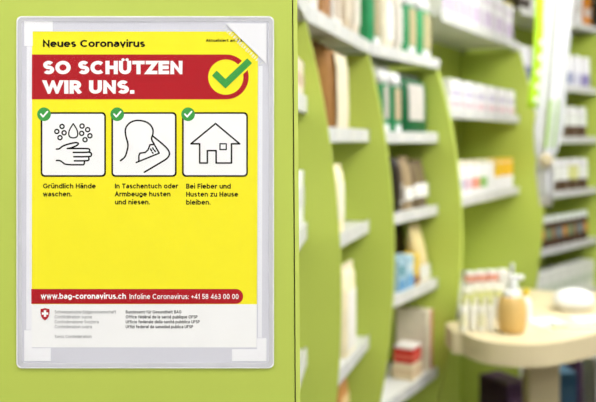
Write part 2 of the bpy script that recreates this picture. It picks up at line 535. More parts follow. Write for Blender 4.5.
for s, a, b, y in (('Gründlich Hände', 43.4, 96.0, 188.4), ('waschen.', 43.2, 72.0, 196.4),
                   ('In Taschentuch oder', 115.2, 178.2, 188.4), ('Armbeuge husten', 115.0, 170.6, 196.4), ('und niesen.', 115.2, 150.0, 204.4),
                   ('Bei Fieber und', 186.3, 230.8, 188.6), ('Husten zu Hause', 186.3, 238.2, 196.6), ('bleiben.', 186.3, 210.6, 204.6)):
    text('caption', s, a, b, y, 4.9, YL(2), INK_K, poster, .18, .08)
fb = flat('footer_band', [rrect(31.6, 288.8, 243.2, 303.6, 7.3, (0, 1, 1, 0))], 2, INK_R)
text('web_address', 'www.bag-coronavirus.ch', 41.2, 126.2, 298.7, 5.6, YL(3), INK_W, fb, .18, .08)
text('phone_line', 'Infoline Coronavirus: +41 58 463 00 00', 129.8, 238.6, 298.8, 5.1, YL(3), INK_W, fb, .125, .11)
sh = flat('crest_shield', [[(40.9, 308.8), (43, 308.4), (45.3, 307.9), (47.6, 308.4), (49.8, 308.8), (49.9, 313), (49, 316.4), (47.3, 318.8), (45.3, 320.2), (43.3, 318.8), (41.6, 316.4), (40.8, 313)]], 2, INK_R)
flat('crest_cross', [[(44.2, 310), (46.5, 310), (46.5, 312.2), (48.6, 312.2), (48.6, 314.4), (46.5, 314.4), (46.5, 316.6), (44.2, 316.6), (44.2, 314.4), (42.1, 314.4), (42.1, 312.2), (44.2, 312.2)]], 3, INK_W, sh)
for s, a, b, y in (('Schweizerische Eidgenossenschaft', 55, 116.3, 313.2), ('Confédération suisse', 55, 92.2, 318.2),
                   ('Confederazione Svizzera', 55, 98.8, 323.1), ('Confederaziun svizra', 55, 92.0, 328.0), ('Swiss Confederation', 55, 91.8, 337.8)):
    text('authority_line', s, a, b, y, 3.2, YL(2), INK_GREY, poster, .09, .1)
for s, a, b, y in (('Bundesamt für Gesundheit BAG', 126, 181.6, 313.2), ('Office fédéral de la santé publique OFSP', 126, 197.6, 318.2),
                   ('Ufficio federale della sanità pubblica UFSP', 126, 199.8, 323.1), ('Uffizi federal da sanadad publica UFSP', 126, 193.2, 328.0)):
    text('office_line', s, a, b, y, 3.1, YL(2), INK_DK, poster, .14, .1)

# sleeve front: clear film, welded rim, reinforced corner -------------------
Y_F = PANEL_Y - 0.0015
extr(rrect(17.2, 16.6, 273.6, 367.6, 5), Y_F, 0.00012, 'front_film', sheer('clear_film', (240, 240, 245), 0.004, 0.2, 0.004), sleeve)
bm = bmesh.new()
ring(bm, rrect(17.0, 16.4, 274.2, 367.8, 5.5), rrect(22.5, 21.5, 268.8, 362.4, 3), Y_F - 0.0003)
link('weld_rim', bm, sheer('weld_rim_film', (246, 246, 250), 0.35, 0.3, 0.02), sleeve)
bm = bmesh.new()
ring(bm, rrect(17.0, 16.4, 274.2, 367.8, 5.5), rrect(18.3, 17.7, 272.9, 366.5, 4.8), Y_F - 0.0005)
link('rim_edge', bm, sheer('rim_edge_film', (250, 250, 252), 0.7, 0.3, 0.03), sleeve)
cp = extr([(225.4, 23.6), (266.6, 23.6), (266.6, 64.0)], Y_F - 0.0004, 0.0001, 'corner_pocket', sheer('corner_pocket_film', (248, 248, 252), 0.9), sleeve)
# embossed marks along the slanted corner edge (unreadable in the photograph)
bm = bmesh.new()
d = Vector((41.2, 40.4)).normalized(); nrm = Vector((-d.y, d.x))
rnd = random.Random(3)
s = 1.5
while s < 54:
    c = Vector((225.4, 23.6)) + d * s + nrm * 3.4
    a = c - nrm * 1.7; b2 = c + nrm * 1.7
    stroke(bm, [a, b2], 0.8, Y_F - 0.0005, cap=False)
    k = rnd.choice((0, 1, 2))
    if k: stroke(bm, [a if k == 1 else b2, (a if k == 1 else b2) + d * 1.5], 0.7, Y_F - 0.00052, cap=False)
    if rnd.random() < .5: stroke(bm, [c, c + d * 1.4], 0.7, Y_F - 0.00052, cap=False)
    s += 2.9
link('embossed_marks', bm, sheer('emboss_film', (252, 252, 250), 0.75), cp)

# ------------------------------------------------------------------ curved run of shelving
# (x, y) of the shelf front line at every upright, front to back
J = [(-0.10, 0.806), (0.0255, 2.11), (0.257, 2.92), (0.61, 3.55), (1.28, 4.76), (2.06, 5.66)]
ROWS = [[.324, .088, -.227, -.542, -.90, -1.25],
        [.324, .015, -.300, -.703, -1.08, -1.38],
        [.324, .010, -.296, -.607, -.985, -1.32],
        [.536, .120, -.285, -.79],  # lowest shelf added at table height to block light below
        [.748, .33, 0.0, -.34, -.68, -1.02, -1.34]]
PEAK = [.09, .09, .105, .135, .12]
DEPTH = 0.34
STRIP_H = 0.044
TOP = 0.016        # shelf surface above the rail's mid line
BAYN = ['nearest bay behind the poster panel', 'second bay, holding paper bags', 'middle bay, holding green bags and tea pouches',
        'wide bay above the rounded table', 'far bay behind the hanging banner']

class Bay: pass
BAYS = []
for i in range(5):
    b = Bay()
    A = Vector(J[i]); B = Vector(J[i + 1])
    b.A, b.L = A, (B - A).length
    b.T = (B - A).normalized()
    b.N = Vector((-b.T.y, b.T.x))
    b.rz = math.atan2(b.T.y, b.T.x)
    b.rows = ROWS[i]
    BAYS.append(b)
    t = thing('shelf_unit', 'lime green shelving with white shelves, ' + BAYN[i], 'shelf unit', (A.x, A.y, 0), b.rz)
    b.root = t
    top = EYE + b.rows[0]
    back = link('back_panel', bbox(0.02 if i == 3 else 0.0, b.L - 0.004, DEPTH + 0.012, DEPTH + 0.03, 0.0, 2.55), GREEN, t)
    # bowed upright at the far end of the bay
    zt = top - STRIP_H / 2 - 0.002 if i in (0, 1, 2, 3) else top - STRIP_H / 2 - 0.002
    n = 28
    zc = EYE - 0.40 if i != 3 else EYE - 0.36
    half = zt - zc
    prof = []
    for k in range(n + 1):
        z = zt + (0.34 - zt) * k / n
        f = 1 - ((z - zc) / half) ** 2
        prof.append((-PEAK[i] * max(f, 0.0) + 0.004, z))
    pts = [(DEPTH + 0.01, 0.0), (DEPTH + 0.01, zt)] + prof + [(0.004, 0.0)]
    bm = bmesh.new()
    xa, xb = b.L - 0.026, b.L - 0.004
    va = [bm.verts.new((xa, y, z)) for y, z in pts]
    vb = [bm.verts.new((xb, y, z)) for y, z in pts]
    m_ = len(pts)
    for k in range(m_):
        bm.faces.new((va[k], va[(k + 1) % m_], vb[(k + 1) % m_], vb[k]))
    bm.faces.new(va[::-1]); bm.faces.new(vb)
    bmesh.ops.triangulate(bm, faces=[f for f in bm.faces if len(f.verts) > 4])
    link('side_panel', bm, GREEN, t)
    link('plinth', bbox(0.004, b.L - 0.03, 0.03, 0.05, 0.0, 0.09), mat('plinth_grey', (150, 150, 146), 0.5, 0.03, 6), t)
    for r, zr in enumerate(b.rows):
        z = EYE + zr
        xe = b.L - 0.0275 if r else b.L - 0.005
        xs_ = 0.02 if i == 3 else 0.003
        bm = bmesh.new()
        box(bm, xs_, xe, 0.0065, DEPTH + 0.010, z + TOP - 0.018, z + TOP)
        sh_ = link('shelf', bm, WHITE, t)
        link('price_rail', bbox(xs_, xe, 0.0, 0.006, z - STRIP_H / 2, z + STRIP_H / 2, bevel=0.0012), STRIP, sh_)
        # paper price tickets on the rail
        nx = max(2, int(b.L / 0.17))
        for q in range(nx):
            cxq = b.L * (q + 0.5) / nx + random.uniform(-.03, .03)
            link('price_ticket', bbox(cxq - .03, cxq + .03, -0.0012, -0.0001, z - .016, z + .016), TAG, sh_)

def run_t(b, px, inset):
    """distance along the bay at which the pixel column meets the line `inset` behind the rail"""
    k = (px - CX) / FPX
    P = b.A + b.N * inset
    return (k * P.y - P.x) / (b.T.x - k * b.T.y)

def spot(bi, row, pl, pr, depth, inset=0.02, mn=0.03, W=None):
    """footprint for an item whose aisle face spans pixel columns pl..pr: (location, width, rotation)"""
    b = BAYS[bi]
    t0, t1 = run_t(b, pl, inset), run_t(b, pr, inset)
    wd = max(mn, t1 - t0)
    c = (t0 + t1) / 2
    if W: wd = W
    c = min(max(c, wd / 2 + .008), b.L - .032 - wd / 2)
    P = b.A + b.T * c + b.N * (inset + depth / 2)
    return (P.x, P.y, EYE + b.rows[row] + TOP + 0.0004), wd, b.rz

def at_t(bi, row, t, depth, inset=0.02):
    b = BAYS[bi]
    P = b.A + b.T * t + b.N * (inset + depth / 2)
    return (P.x, P.y, EYE + b.rows[row] + TOP + 0.0004), b.rz

# ------------------------------------------------------------------ goods
def col(rgb, rough=0.5):
    return mat('goods_%d_%d_%d' % rgb, tuple(v * .93 for v in rgb), rough, 0.05, 25.0)

def wrap(bm, w, d, z0, z1, x0=-1, x1=1, th=0.0006, ends=True):
    """thin label on the aisle face (and end faces)"""
    if x0 <= -0.999 and x1 >= 0.999 and ends:
        box(bm, -w / 2 - th, w / 2 + th, -d / 2 - th, d / 2 + th, z0, z1)
    else:
        box(bm, x0 * w / 2, x1 * w / 2, -d / 2 - th, -d / 2 + .001, z0, z1)
        if ends and x0 < -.95:
            box(bm, -w / 2 - th, -w / 2 + .001, -d / 2 * .8, d / 2 * .8, z0, z1)

def carton(name, label, cat, loc, rz, w, d, h, c, bands=(), lid=None, group=None):
    t = thing(name, label, cat, loc, rz, group)
    hb_ = h - (0.012 if lid else 0)
    link('carton_body', bbox(-w / 2, w / 2, -d / 2, d / 2, 0, hb_, bevel=min(.002, w * .08)), col(c), t)
    if lid:
        link('lid_flap', bbox(-w / 2 - .0008, w / 2 + .0008, -d / 2 - .0008, d / 2 + .0008, hb_, h, bevel=.0015), col(lid), t)
    for bd in bands:
        z0, z1, cc = bd[:3]
        x0, x1 = (bd[3], bd[4]) if len(bd) > 3 else (-1, 1)
        bm = bmesh.new()
        wrap(bm, w, d, z0 * hb_, z1 * hb_, x0, x1, 0.0006 + .0003 * len(bd))
        link('printed_label', bm, col(cc), t)
    return t

def bag(name, label, cat, loc, rz, w, d, h, c, panel=None, seal=None, foot=None, group=None, pz=(.2, .75), px=(-.7, .7), side=None, lean=0.0, boxy=False, crown=None, lean_x=0.0):
    """stand-up pouch: full foot, pinched top with a folded seal"""
    t = thing(name, label, cat, loc, rz, group)
    prof = [(0, .92, .88), (.03, 1, 1), (.35, 1.0, 1.0), (.6, .99, .80), (.8, .97, .48), (.9, .96, .20), (.93, .96, .10)]
    if boxy: prof = [(0, .94, .92), (.03, 1, 1), (.4, 1.0, 1.0), (.7, .98, .97), (.86, .97, .86), (.92, .96, .45), (.94, .96, .12)]
    def skin(bm, prof, grow=0.0, xr=(-1, 1)):
        nseg = 12
        rings = []
        for f, kw, kd in prof:
            rg = []
            for i in range(nseg):
                a = 2 * math.pi * (i + .5) / nseg
                ex = 0.42
                cx_ = math.copysign(abs(math.cos(a)) ** ex, math.cos(a)) * (w / 2 * kw + grow)
                cy_ = math.copysign(abs(math.sin(a)) ** ex, math.sin(a)) * (d / 2 * kd + grow)
                rg.append(bm.verts.new((cx_ + lean_x * f * h, cy_ + lean * f * h, f * h)))
            rings.append(rg)
        for a, b_ in zip(rings, rings[1:]):
            for i in range(nseg):
                bm.faces.new((a[i], a[(i + 1) % nseg], b_[(i + 1) % nseg], b_[i]))
        bm.faces.new(rings[0][::-1]); bm.faces.new(rings[-1])
    bm = bmesh.new(); skin(bm, prof)
    body = link('bag_body', bm, mat('bag_%d_%d_%d' % c, c, .45, .12, 18.0, bump=.5), t, smooth=True)
    bm = bmesh.new()
    lx = lean_x * h * .93
    box(bm, -w / 2 * .96 + lx, w / 2 * .96 + lx, -.004 + lean * h * .93, .004 + lean * h * .93, .93 * h, h, bevel=.001)
    link('top_seal', bm, col(seal or c), t)
    if crown:
        bm = bmesh.new()
        def kd_at(f):
            for (f0, a0, k0), (f1, a1, k1) in zip(prof, prof[1:]):
                if f0 <= f <= f1:
                    u = (f - f0) / (f1 - f0)
                    return (f, a0 + (a1 - a0) * u, k0 + (k1 - k0) * u)
        fs_ = [.70] + [p_[0] for p_ in prof if p_[0] > .70]
        skin(bm, [kd_at(f) for f in fs_], .003)
        link('plastic_crown', bm, col(crown), t, smooth=True)
    if panel:
        z0, z1 = pz
        # panel follows the bag front between two heights
        def dep(f):
            for (f0, _, k0), (f1, _, k1) in zip(prof, prof[1:]):
                if f0 <= f <= f1: return k0 + (k1 - k0) * (f - f0) / (f1 - f0)
            return prof[-1][2]
        bm = bmesh.new()
        zs = [z0 + (z1 - z0) * k / 5 for k in range(6)]
        L_ = []
        for f in zs:
            y = -(d / 2 * dep(f)) * 1.0 - .0025 + lean * f * h
            L_.append([bm.verts.new((px[0] * w / 2 + lean_x * f * h, y, f * h)), bm.verts.new((px[1] * w / 2 + lean_x * f * h, y, f * h)),
                       bm.verts.new((px[1] * w / 2 + lean_x * f * h, y + .003, f * h)), bm.verts.new((px[0] * w / 2 + lean_x * f * h, y + .003, f * h))])
        for a, b_ in zip(L_, L_[1:]):
            for i in range(4):
                bm.faces.new((a[i], a[(i + 1) % 4], b_[(i + 1) % 4], b_[i]))
        bm.faces.new(L_[0][::-1]); bm.faces.new(L_[-1])
        link('front_label', bm, col(panel), t)
    if side:
        bm = bmesh.new()
        box(bm, -w / 2 - .0025, -w / 2 + .004, -d * .34, d * .34, h * .12, h * .5)
        link('side_label', bm, col(side), t)
    if foot:
        bm = bmesh.new()
        box(bm, -w * .3, w * .3, -d / 2 - .003, -d / 2 + .002, h * .02, h * .12)
        link('foot_label', bm, col(foot), t)
    return t

def jar(name, label, cat, loc, rz, r, h, c, lid, band=None, group=None, bz=(.15, .6), shoulder=.9, lidk=.2):
    t = thing(name, label, cat, loc, rz, group)
    hl = h * lidk
    hb_ = h - hl
    link('jar_body', lathe([(r * .94, 0), (r, .006), (r, hb_ * .86), (r * .97, hb_ * .93), (r * shoulder, hb_)], 20), col(c, .3), t, smooth=False)
    link('jar_lid', lathe([(r * shoulder * 1.02, hb_), (r * shoulder * 1.05, hb_ + .002), (r * shoulder * 1.05, h - .004), (r * shoulder * .96, h)], 20), col(lid, .35), t)
    if band:
        link('jar_label', lathe([(r + .0007, hb_ * bz[0]), (r + .0007, hb_ * bz[1])], 20), col(band), t)
    return t

# --- bay 0
loc, wd, rz = spot(0, 2, 303, 306.5, .10, .008, W=.16)
carton('carton', 'plain white carton on the shelf seen in the slit just beside the poster panel', 'carton', loc, rz, .16, .10, .135, (244, 244, 240), [(.35, .7, (226, 226, 224))])
loc, wd, rz = spot(0, 1, 302, 305.0, .06, .008, W=.2)
carton('carton', 'small cream carton on upper shelf in the slit beside the poster panel', 'carton', loc, rz, .2, .06, .09, (236, 222, 196), [(.3, .6, (214, 190, 160))])

# --- top shelf of bay 1
top1 = [(309.5, 317.5, .24, (246, 244, 240), (236, 232, 222), 'white carton', 'first'), (321.5, 330.5, .24, (186, 138, 84), (170, 118, 66), 'brown paper carton', 'second'),
        (333, 342, .25, (240, 238, 232), (206, 190, 170), 'white carton', 'third')]
for a, b_, hh_, c, lc, nm, o_ in top1:
    loc, wd, rz = spot(1, 0, a, b_, .12, .03)
    carton('tall_carton', 'tall %s, %s from the left on the top shelf beside the poster' % (nm, o_), 'carton', loc, rz, wd, .12, hh_, c, [(.15, .5, lc, -.8, .8)], lid=c)
loc, wd, rz = spot(1, 0, 344, 351, .11, .03)
bag('paper_bag', 'beige paper bag on the top shelf right of the white cartons', 'bag', loc, rz, wd, .11, .27, (206, 188, 158), panel=(226, 214, 190), boxy=True)
loc, wd, rz = spot(1, 0, 353.5, 361, .10, .03)
bag('paper_bag', 'pale grey beige paper bag on the top shelf, left of the first green bag', 'bag', loc, rz, wd, .10, .27, (214, 202, 182), panel=(232, 226, 212), boxy=True)

# --- top shelf of bay 2
top2 = [(372, 381, (46, 150, 96), (178, 164, 124), (230, 236, 232), 'green bag with a tan label at the left end of the top shelf'),
        (384.5, 394, (232, 222, 198), (244, 244, 240), (238, 238, 232), 'cream bag with white label between green bags on the top shelf'),
        (396.5, 403, (206, 200, 186), (222, 218, 208), (214, 210, 200), 'narrow grey bag beside the cream bag on the top shelf'),
        (406.5, 417, (44, 148, 92), (190, 178, 132), (246, 246, 246), 'green bag with white top, second from the right end of the top shelf'),
        (420, 432, (52, 160, 100), (190, 182, 136), (246, 246, 246), 'green bag with white top at the right end of the top shelf')]
for a, b_, c, pn, sl, lab in top2:
    loc, wd, rz = spot(2, 0, a, b_, .11, .025)
    green = c[1] > c[0] + 40
    bag('refill_bag', lab, 'bag', loc, rz, wd * 1.02, .11, .285 if green else .27, c, panel=pn, seal=sl, foot=(246, 246, 244) if green else None, pz=(.14, .66), px=(-.5, .75), boxy=True, crown=sl if green else None)

# --- bay 1 below
loc, wd, rz = spot(1, 1, 337, 348.5, .15, .02)
bag('paper_bag', 'tall tan paper bag with cream front beneath the top shelf', 'bag', loc, rz, wd, .15, .275, (178, 128, 74), panel=(240, 228, 198), pz=(.02, .85), px=(-.95, .95), boxy=True, lean_x=-.03)
loc, wd, rz = spot(1, 1, 312, 316, .08, .19, W=.10)
bag('paper_bag', 'pinkish beige bag partly hidden behind the nearest bowed upright', 'bag', loc, rz, .10, .08, .25, (222, 186, 150), panel=(236, 214, 186), boxy=True)
loc, wd, rz = spot(1, 2, 337, 345, .035, .012)
bag('paper_bag', 'cream bag in the second bay, standing on its third shelf down', 'bag', loc, rz, wd, .035, .21, (244, 230, 186), panel=(250, 244, 220), boxy=True)
loc, wd, rz = spot(1, 3, 346, 357, .035, .012)
bag('paper_bag', 'whitish cream bag in the second bay, on its lowest visible shelf', 'bag', loc, rz, wd, .035, .29, (238, 226, 188), panel=(250, 246, 236), pz=(.05, .7), boxy=True)
loc, wd, rz = spot(1, 4, 345, 355, .09, .02)
bag('paper_bag', 'brown paper bag at the bottom of the second bay, cut by the lower frame edge', 'bag', loc, rz, wd, .06, .31, (176, 124, 66), panel=(222, 196, 136), boxy=True)

# --- bay 2, second shelf
loc, wd, rz = spot(2, 1, 384, 391, .12, .02)
bag('refill_bag', 'green bag with white top, leftmost on the second shelf of the middle bay', 'bag', loc, rz, wd, .11, .265, (52, 142, 92), panel=(196, 190, 178), seal=(248, 248, 248), foot=(248, 248, 248), px=(-.6, .6), pz=(.2, .66), boxy=True, crown=(248, 248, 248))
loc, wd, rz = spot(2, 1, 394.5, 402, .12, .02)
bag('refill_bag', 'green bag with white top and tan label, second on the second shelf', 'bag', loc, rz, wd, .12, .26, (56, 146, 96), panel=(206, 186, 150), seal=(248, 248, 248), foot=(248, 248, 248), px=(-.8, .5), pz=(.2, .66), boxy=True, crown=(248, 248, 248))
loc, wd, rz = spot(2, 1, 406, 430, .11, .035)
bag('refill_bag', 'wide dark green bag with grey white label on the second shelf', 'bag', loc, rz, wd, .11, .245, (18, 92, 50), panel=(214, 208, 200), seal=(196, 200, 190), foot=None, px=(-.75, .45), pz=(.22, .82), boxy=True)

# --- bay 2, third shelf: tea pouches
loc, wd, rz = spot(2, 2, 397, 401, .14, .02, W=.05)
bag('tea_pouch', 'near-black tea pouch at the left of the third shelf', 'pouch', loc, rz, .05, .14, .235, (40, 32, 26), panel=(60, 48, 38), boxy=True)
loc, wd, rz = spot(2, 2, 404.5, 414, .06, .03)
bag('tea_pouch', 'tan and grey tea pouch with white band in front of the dark pouch', 'pouch', loc, rz, wd, .06, .215, (152, 132, 100), panel=(246, 244, 238), pz=(.18, .42), px=(-1, 1), side=(246, 244, 238))
loc, wd, rz = spot(2, 2, 415.5, 428, .06, .03)
bag('tea_pouch', 'brown grey tea pouch with white band, right on the third shelf', 'pouch', loc, rz, wd, .06, .20, (112, 96, 72), panel=(248, 246, 242), pz=(.22, .50), px=(-1, 1))

# --- bay 2, fourth shelf
loc, wd, rz = spot(2, 3, 399, 405.5, .07, .02)
carton('carton', 'pale blue carton with teal print, leftmost on the fourth shelf', 'carton', loc, rz, wd, .07, .125, (172, 208, 224), [(.5, .8, (60, 140, 150), -.7, .3), (.05, .35, (96, 160, 210), -.9, .9)])
loc, wd, rz = spot(2, 3, 407, 414, .07, .02)
carton('carton', 'pale blue carton next to the narrow yellow box', 'carton', loc, rz, wd, .07, .13, (178, 212, 226), [(.05, .4, (110, 168, 214), -.9, .9), (.55, .75, (220, 232, 236), -.6, .8)])
loc, wd, rz = spot(2, 3, 415, 419, .06, .02)
carton('carton', 'narrow yellow carton between blue cartons and the beige pouch', 'carton', loc, rz, wd, .06, .13, (246, 208, 60), [(.05, .3, (150, 90, 50))])
loc, wd, rz = spot(2, 3, 428, 439.5, .06, .03, W=.12)
bag('tea_pouch', 'pale beige pouch with white foot on the fourth shelf', 'pouch', loc, rz, wd, .06, .245, (222, 204, 150), panel=(248, 246, 240), pz=(.04, .28), px=(-1, 1), lean_x=-.28)
loc, wd, rz = spot(2, 3, 408, 424, .08, .13, W=.24)
bag('tea_pouch', 'dark brown pouch standing behind the blue cartons', 'pouch', loc, rz, .24, .08, .245, (62, 44, 26), panel=(84, 58, 34))

# --- bay 2, fifth shelf
loc, wd, rz = spot(2, 4, 429, 435, .14, .02)
carton('tall_carton', 'large cream carton with red edges at the right end of the fifth shelf', 'carton', loc, rz, wd, .14, .25, (252, 240, 216), [(.0, 1.0, (220, 88, 56), .2, .7)])
loc, wd, rz = spot(2, 4, 412.5, 422, .085, .02)
cream_top = loc[2] + .065
carton('flat_carton', 'low cream carton under the small red box on the fifth shelf', 'carton', loc, rz, wd, .085, .065, (242, 222, 184), [(.35, .6, (230, 200, 160))])
carton('flat_carton', 'small red box with white top lying on a cream carton', 'carton', (loc[0], loc[1], cream_top + .0006), rz, wd * .9, .08, .07, (214, 44, 34), [(.3, .6, (236, 110, 90))], lid=(248, 240, 232))

# --- bay 3: rows of small white goods
def row_items(bi, row, px_list, fn):
    for k, (a, b_) in enumerate(px_list):
        fn(k, a, b_)
def even(a, b_, n):
    """n equal spans of a bay between two pixel columns (equal in metres)"""
    return a, b_, n
def run_even(bi, row, pa, pb, n, gap, inset):
    b = BAYS[bi]
    t0, t1 = run_t(b, pa, inset), run_t(b, pb, inset)
    t0, t1 = max(t0, .02), min(t1, b.L - .03)
    step = (t1 - t0) / n
    return [(t0 + step * (k + .5), step - gap) for k in range(n)]

for k, (t, wd) in enumerate(run_even(3, 0, 441, 514, 6, .04, .02)):
    loc, rz = at_t(3, 0, t, .12)
    carton('white_carton', 'white carton with lavender print, %s from the left on the high shelf' % ORD[k], 'carton', loc, rz, wd, .12, .215, (248, 247, 248),
           [(.12, .48, (212, 196, 218), -.9, .9), (.66, .78, (232, 220, 232), -.9, .9)], lid=(248, 232, 120) if k in (0, 5) else None, group='white cartons on the high shelf')
for k, (t, wd) in enumerate(run_even(3, 1, 449, 517, 6, .035, .02)):
    loc, rz = at_t(3, 1, t, .10)
    carton('white_carton', 'white carton with pink band, %s from the left on the middle shelf over the table' % ORD[k], 'carton', loc, rz, wd, .10, .142, (247, 246, 246),
           [(.10, .30, (232, 198, 204), -.9, .9), (.45, .66, (206, 198, 218), -.8, .8)], group='white cartons on the middle shelf over the table')
tins = run_even(3, 2, 459, 518, 8, .03, .02)
lidc = [(236, 230, 206), (236, 228, 206), (238, 228, 200), (220, 224, 190), (246, 232, 180), (248, 206, 50), (246, 200, 50), (246, 204, 60)]
bandc = [(196, 196, 220), (226, 196, 206), (236, 160, 136), (150, 196, 110), (244, 244, 240), (248, 204, 52), (246, 196, 48), (246, 198, 52)]
cname = ['lilac', 'pink', 'salmon', 'green', 'white', 'yellow', 'orange yellow', 'golden']
for k, (t, wd) in enumerate(tins):
    loc, rz = at_t(3, 2, t, wd)
    jar('supplement_tin', 'white tin with %s label, %s from the left above the table' % (cname[k], ORD[k]), 'tin', loc, rz, wd / 2, .168, (248, 247, 244), lidc[k], bandc[k],
        'white tins above the table', (.2, .55) if k < 5 else (.48, .97), .96, .1)

# --- bay 4
def jars(row, pa, pb, n, r_h, c, lids, band, lab, nm='jar', bz=(.1, .55), grp='jars', gap_=.06):
    for k, (t, wd) in enumerate(run_even(4, row, pa, pb, n, gap_, .02)):
        loc, rz = at_t(4, row, t, wd)
        jar(nm, lab % ORD[k], 'jar', loc, rz, wd / 2, r_h, c, lids[k % len(lids)], band[k % len(band)], grp, bz)
jars(1, 521, 594, 7, .21, (246, 246, 250), [(248, 248, 248)], [(150, 140, 190), (120, 130, 180), (214, 214, 230)], 'white jar with blue violet label, %s from the left on the high far shelf', grp='violet jars on the far shelves')
jars(2, 523, 591, 6, .20, (96, 74, 54), [(248, 248, 246)], [(236, 240, 232)], 'brown and white jar, %s from the left on the eye-level far shelf', bz=(.48, .98), grp='brown white jars at eye level')
jars(3, 528, 592, 6, .20, (92, 72, 52), [(248, 248, 246)], [(240, 242, 234), (226, 228, 150), (240, 242, 234)], 'brown jar with white lid, %s from the left below the eye-level far shelf', bz=(.42, .98), grp='brown jars with white lids')
jars(4, 536, 590, 10, .19, (74, 52, 36), [(240, 246, 238), (232, 240, 226)], [(110, 140, 150), (200, 140, 70), (120, 150, 110), (150, 120, 90)], 'small dark jar with pale lid, %s from the left on the fifth far shelf', bz=(.35, .75), grp='small dark jars with pale lids', gap_=.035)
for k, (t, wd) in enumerate(run_even(4, 5, 530, 596, 7, .012, .02)):
    loc, rz = at_t(4, 5, t, .1)
    carton('white_carton', 'pale green white carton, %s from the left on the low far shelf behind the table' % ORD[k], 'carton', loc, rz, wd, .10, .19, (242, 244, 232), [(.3, .6, (216, 226, 204), -.9, .9)], group='pale cartons on the low far shelf')
for k, (t, wd) in enumerate(run_even(4, 0, 505, 592, 7, .014, .02)):
    loc, rz = at_t(4, 0, t, .12)
    c = [(70, 58, 50), (246, 246, 246), (60, 52, 46), (248, 247, 246), (90, 80, 74), (240, 238, 236), (236, 150, 40)][k]
    nmc = ['dark brown', 'white', 'black brown', 'bright white', 'grey brown', 'off-white', 'orange'][k]
    carton('carton', '%s carton on the topmost far shelf, %s from the left' % (nmc, ORD[k]), 'carton', loc, rz, wd, .12, .2, c, [(.3, .6, (226, 220, 214), -.7, .7)])

# ------------------------------------------------------------------ rounded table
TZ = EYE - 0.75
def bez(pts, n=6):
    return smooth_line(pts, 3, False)
front = smooth_line([(.605, 3.23), (.648, 3.215), (.652, 3.16), (.70, 3.075), (.80, 3.032), (.90, 3.038), (1.02, 3.10), (1.16, 3.205), (1.42, 3.42), (1.80, 3.66), (2.35, 4.0), (2.45, 4.45), (2.2, 4.62), (1.85, 4.42), (1.55, 4.08), (1.28, 4.06), (1.14, 4.2), (1.04, 4.22)], 2)  # unseen right end and back edge extended to block light under the table
outline = front + [(.77, 3.72), (.745, 3.475), (.605, 3.40)]
tb = thing('display_table', 'beige rounded display table standing against the curved shelves', 'table', (1.05, 3.5, 0))
rel = lambda pts: [(x - 1.05, y - 3.5) for x, y in pts]
bm = prism(rel(outline), TZ - 0.084, TZ)
bmesh.ops.bevel(bm, geom=[e for e in bm.edges if abs(e.verts[0].co.z - TZ) < 1e-6 and abs(e.verts[1].co.z - TZ) < 1e-6], offset=.004, segments=2, affect='EDGES')
link('table_top', bm, BEIGE, tb)
link('pedestal', bbox(-.09, .045, -.05, .05, 0.02, TZ - 0.085, bevel=.012), BEIGE, tb)
link('foot_plate', lathe([(.28, 0), (.28, .012), (.26, .02)], 32), mat('steel_foot', (170, 170, 168), .35, .02, 10), tb)

def on_table(px, py):
    k = (py - HY) / (FPX)
    y = (EYE - TZ) / k
    return ((px - CX) / FPX * y, y, TZ + .0005)

# tan pot with white pump
loc = on_table(512, 332)
t = thing('pump_pot', 'tan rounded pot with white pump top near the table front', 'pot', loc, 0)
link('pot_body', lathe([(.040, 0), (.050, .006), (.057, .05), (.058, .085), (.053, .118), (.046, .136), (.043, .140)], 32), mat('tan_glaze', (214, 178, 110), .35, .06, 12), t, smooth=True)
link('pot_collar', lathe([(.036, .140), (.036, .156), (.030, .160)], 24), col((246, 246, 244)), t)
link('pump_stem', lathe([(.008, .160), (.008, .205)], 12), col((240, 240, 240)), t)
link('pump_head', bbox(-.012, .045, -.010, .010, .205, .222, bevel=.004), col((246, 246, 246)), t)
# white flower heads beside the pump
loc = on_table(526, 322)
t = thing('pump_bottle', 'small white bottle with yellow cap just right of the tan pot', 'bottle', loc, 0)
link('bottle_body', lathe([(.020, 0), (.022, .004), (.022, .085), (.012, .10), (.010, .11)], 20), col((246, 246, 244), .3), t)
link('bottle_cap', lathe([(.013, .110), (.013, .132), (.010, .135)], 16), col((246, 216, 40)), t)
loc = on_table(512, 315)
t = thing('spray_bottle', 'slim clear white spray bottle rising behind the tan pot', 'bottle', loc, 0)
link('bottle_body', lathe([(.024, 0), (.026, .004), (.026, .13), (.012, .16), (.010, .175)], 20), col((226, 232, 230), .3), t)
link('spray_head', lathe([(.009, .175), (.009, .215), (.006, .222)], 14), col((206, 210, 210)), t)
link('bottle_label', lathe([(.0265, .03), (.0265, .11)], 20), col((248, 248, 248)), t)

